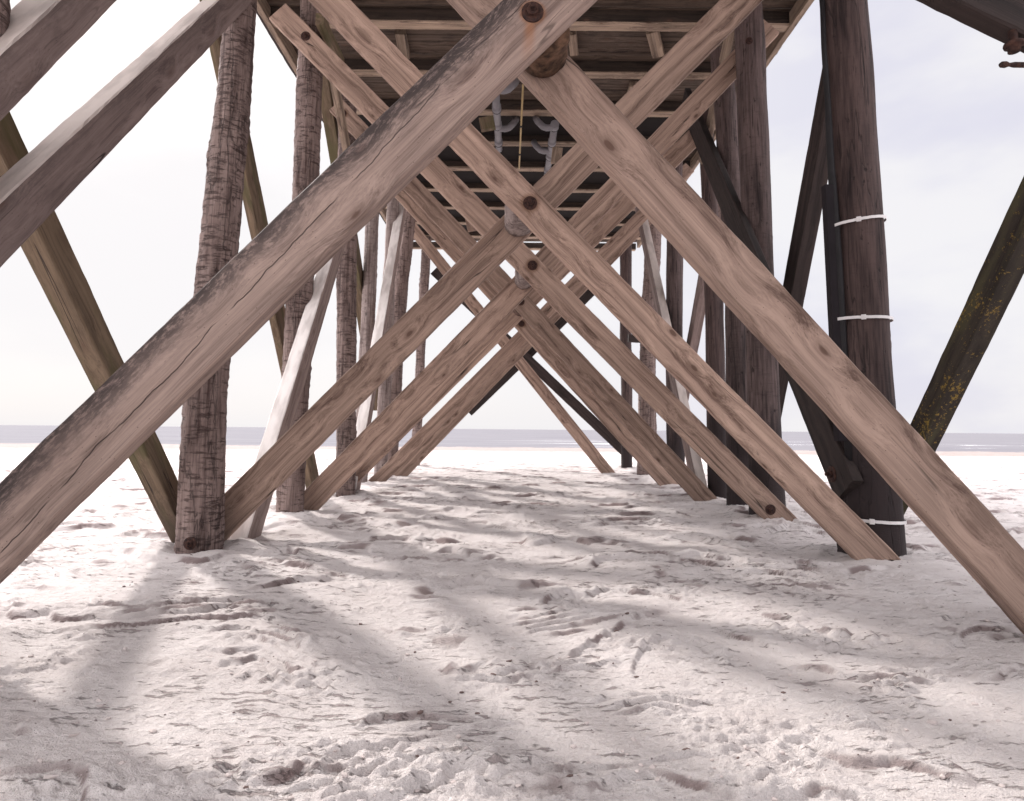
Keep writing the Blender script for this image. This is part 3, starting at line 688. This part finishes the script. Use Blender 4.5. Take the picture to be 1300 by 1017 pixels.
# ------------------------------------------------------------------ light
EL = math.radians(37); AZ = Vector((-.63, .777, 0)).normalized()
S = Vector((AZ.x * math.cos(EL), AZ.y * math.cos(EL), math.sin(EL)))
sl = bpy.data.lights.new('sun', 'SUN'); so = bpy.data.objects.new('sun', sl); COL.objects.link(so)
sl.energy = 2.2; sl.angle = math.radians(3.0); sl.color = (1.0, .955, .915)
so.rotation_euler = S.to_track_quat('Z', 'Y').to_euler(); so.location = S * 40
w = bpy.data.worlds.new('World'); SC.world = w; w.use_nodes = True; nt = w.node_tree; nt.nodes.clear()
o_ = nt.nodes.new('ShaderNodeOutputWorld'); bg = nt.nodes.new('ShaderNodeBackground'); nt.links.new(bg.outputs[0], o_.inputs[0])
sky = nt.nodes.new('ShaderNodeTexSky'); sky.sky_type = 'NISHITA'; sky.sun_disc = False; sky.sun_elevation = EL
sky.sun_rotation = math.atan2(AZ.x, AZ.y); sky.dust_density = 3; sky.air_density = 1.0
tc = nt.nodes.new('ShaderNodeTexCoord'); mp = nt.nodes.new('ShaderNodeMapping'); mp.inputs['Scale'].default_value = (1.2, 1.2, 2.6); mp.inputs['Location'].default_value = (.35, .2, .1)
nt.links.new(tc.outputs['Generated'], mp.inputs[0])
nz = nt.nodes.new('ShaderNodeTexNoise'); nz.inputs['Scale'].default_value = 1.5; nz.inputs['Detail'].default_value = 5; nt.links.new(mp.outputs[0], nz.inputs['Vector'])
mr = nt.nodes.new('ShaderNodeMapRange'); mr.interpolation_type = 'SMOOTHSTEP'; mr.inputs[1].default_value = .40; mr.inputs[2].default_value = .62; mr.inputs[3].default_value = .955; mr.inputs[4].default_value = .985
nt.links.new(nz.outputs['Fac'], mr.inputs[0])
mx = nt.nodes.new('ShaderNodeMix'); mx.data_type = 'RGBA'; nt.links.new(mr.outputs[0], mx.inputs[0]); nt.links.new(sky.outputs[0], mx.inputs[6])
# an overcast sky is brighter overhead than at the horizon
sx = nt.nodes.new('ShaderNodeSeparateXYZ'); nt.links.new(tc.outputs['Generated'], sx.inputs[0])
er = nt.nodes.new('ShaderNodeMapRange'); er.interpolation_type = 'SMOOTHSTEP'; nt.links.new(sx.outputs[2], er.inputs[0])
er.inputs[1].default_value = .50; er.inputs[2].default_value = .95; er.inputs[3].default_value = 1.0; er.inputs[4].default_value = 2.6
# extra sky brightness added out of view, sides and behind, to fill shaded sand
yr = nt.nodes.new('ShaderNodeMapRange'); yr.interpolation_type = 'SMOOTHSTEP'; nt.links.new(sx.outputs[1], yr.inputs[0])
yr.inputs[1].default_value = .66; yr.inputs[2].default_value = .10; yr.inputs[3].default_value = 1.0; yr.inputs[4].default_value = 2.2
em_ = nt.nodes.new('ShaderNodeMath'); em_.operation = 'MULTIPLY'; nt.links.new(er.outputs[0], em_.inputs[0]); nt.links.new(yr.outputs[0], em_.inputs[1])
vs_ = nt.nodes.new('ShaderNodeVectorMath'); vs_.operation = 'SCALE'; vs_.inputs[0].default_value = (4.02, 3.94, 4.02); nt.links.new(em_.outputs[0], vs_.inputs['Scale'])
# thinner lavender cloud towards the right
tr = nt.nodes.new('ShaderNodeMapRange'); tr.interpolation_type = 'SMOOTHSTEP'; nt.links.new(sx.outputs[0], tr.inputs[0]); tr.inputs[1].default_value = .05; tr.inputs[2].default_value = .5
nz2 = nt.nodes.new('ShaderNodeTexNoise'); nz2.inputs['Scale'].default_value = 2.6; nz2.inputs['Detail'].default_value = 5; nt.links.new(mp.outputs[0], nz2.inputs['Vector'])
m2 = nt.nodes.new('ShaderNodeMath'); m2.operation = 'MULTIPLY'; nt.links.new(tr.outputs[0], m2.inputs[0])
r2 = nt.nodes.new('ShaderNodeMapRange'); r2.interpolation_type = 'SMOOTHSTEP'; nt.links.new(nz2.outputs['Fac'], r2.inputs[0]); r2.inputs[1].default_value = .38; r2.inputs[2].default_value = .62; nt.links.new(r2.outputs[0], m2.inputs[1])
cx_ = nt.nodes.new('ShaderNodeMix'); cx_.data_type = 'RGBA'; nt.links.new(m2.outputs[0], cx_.inputs[0]); nt.links.new(vs_.outputs[0], cx_.inputs[6]); cx_.inputs[7].default_value = (3.42, 3.36, 3.78, 1)
nt.links.new(cx_.outputs[2], mx.inputs[7])
nt.links.new(mx.outputs[2], bg.inputs[0]); bg.inputs[1].default_value = .1
SC.view_settings.view_transform = 'Standard'; SC.view_settings.look = 'None'; SC.view_settings.gamma = 1; SC.view_settings.exposure = 1.2
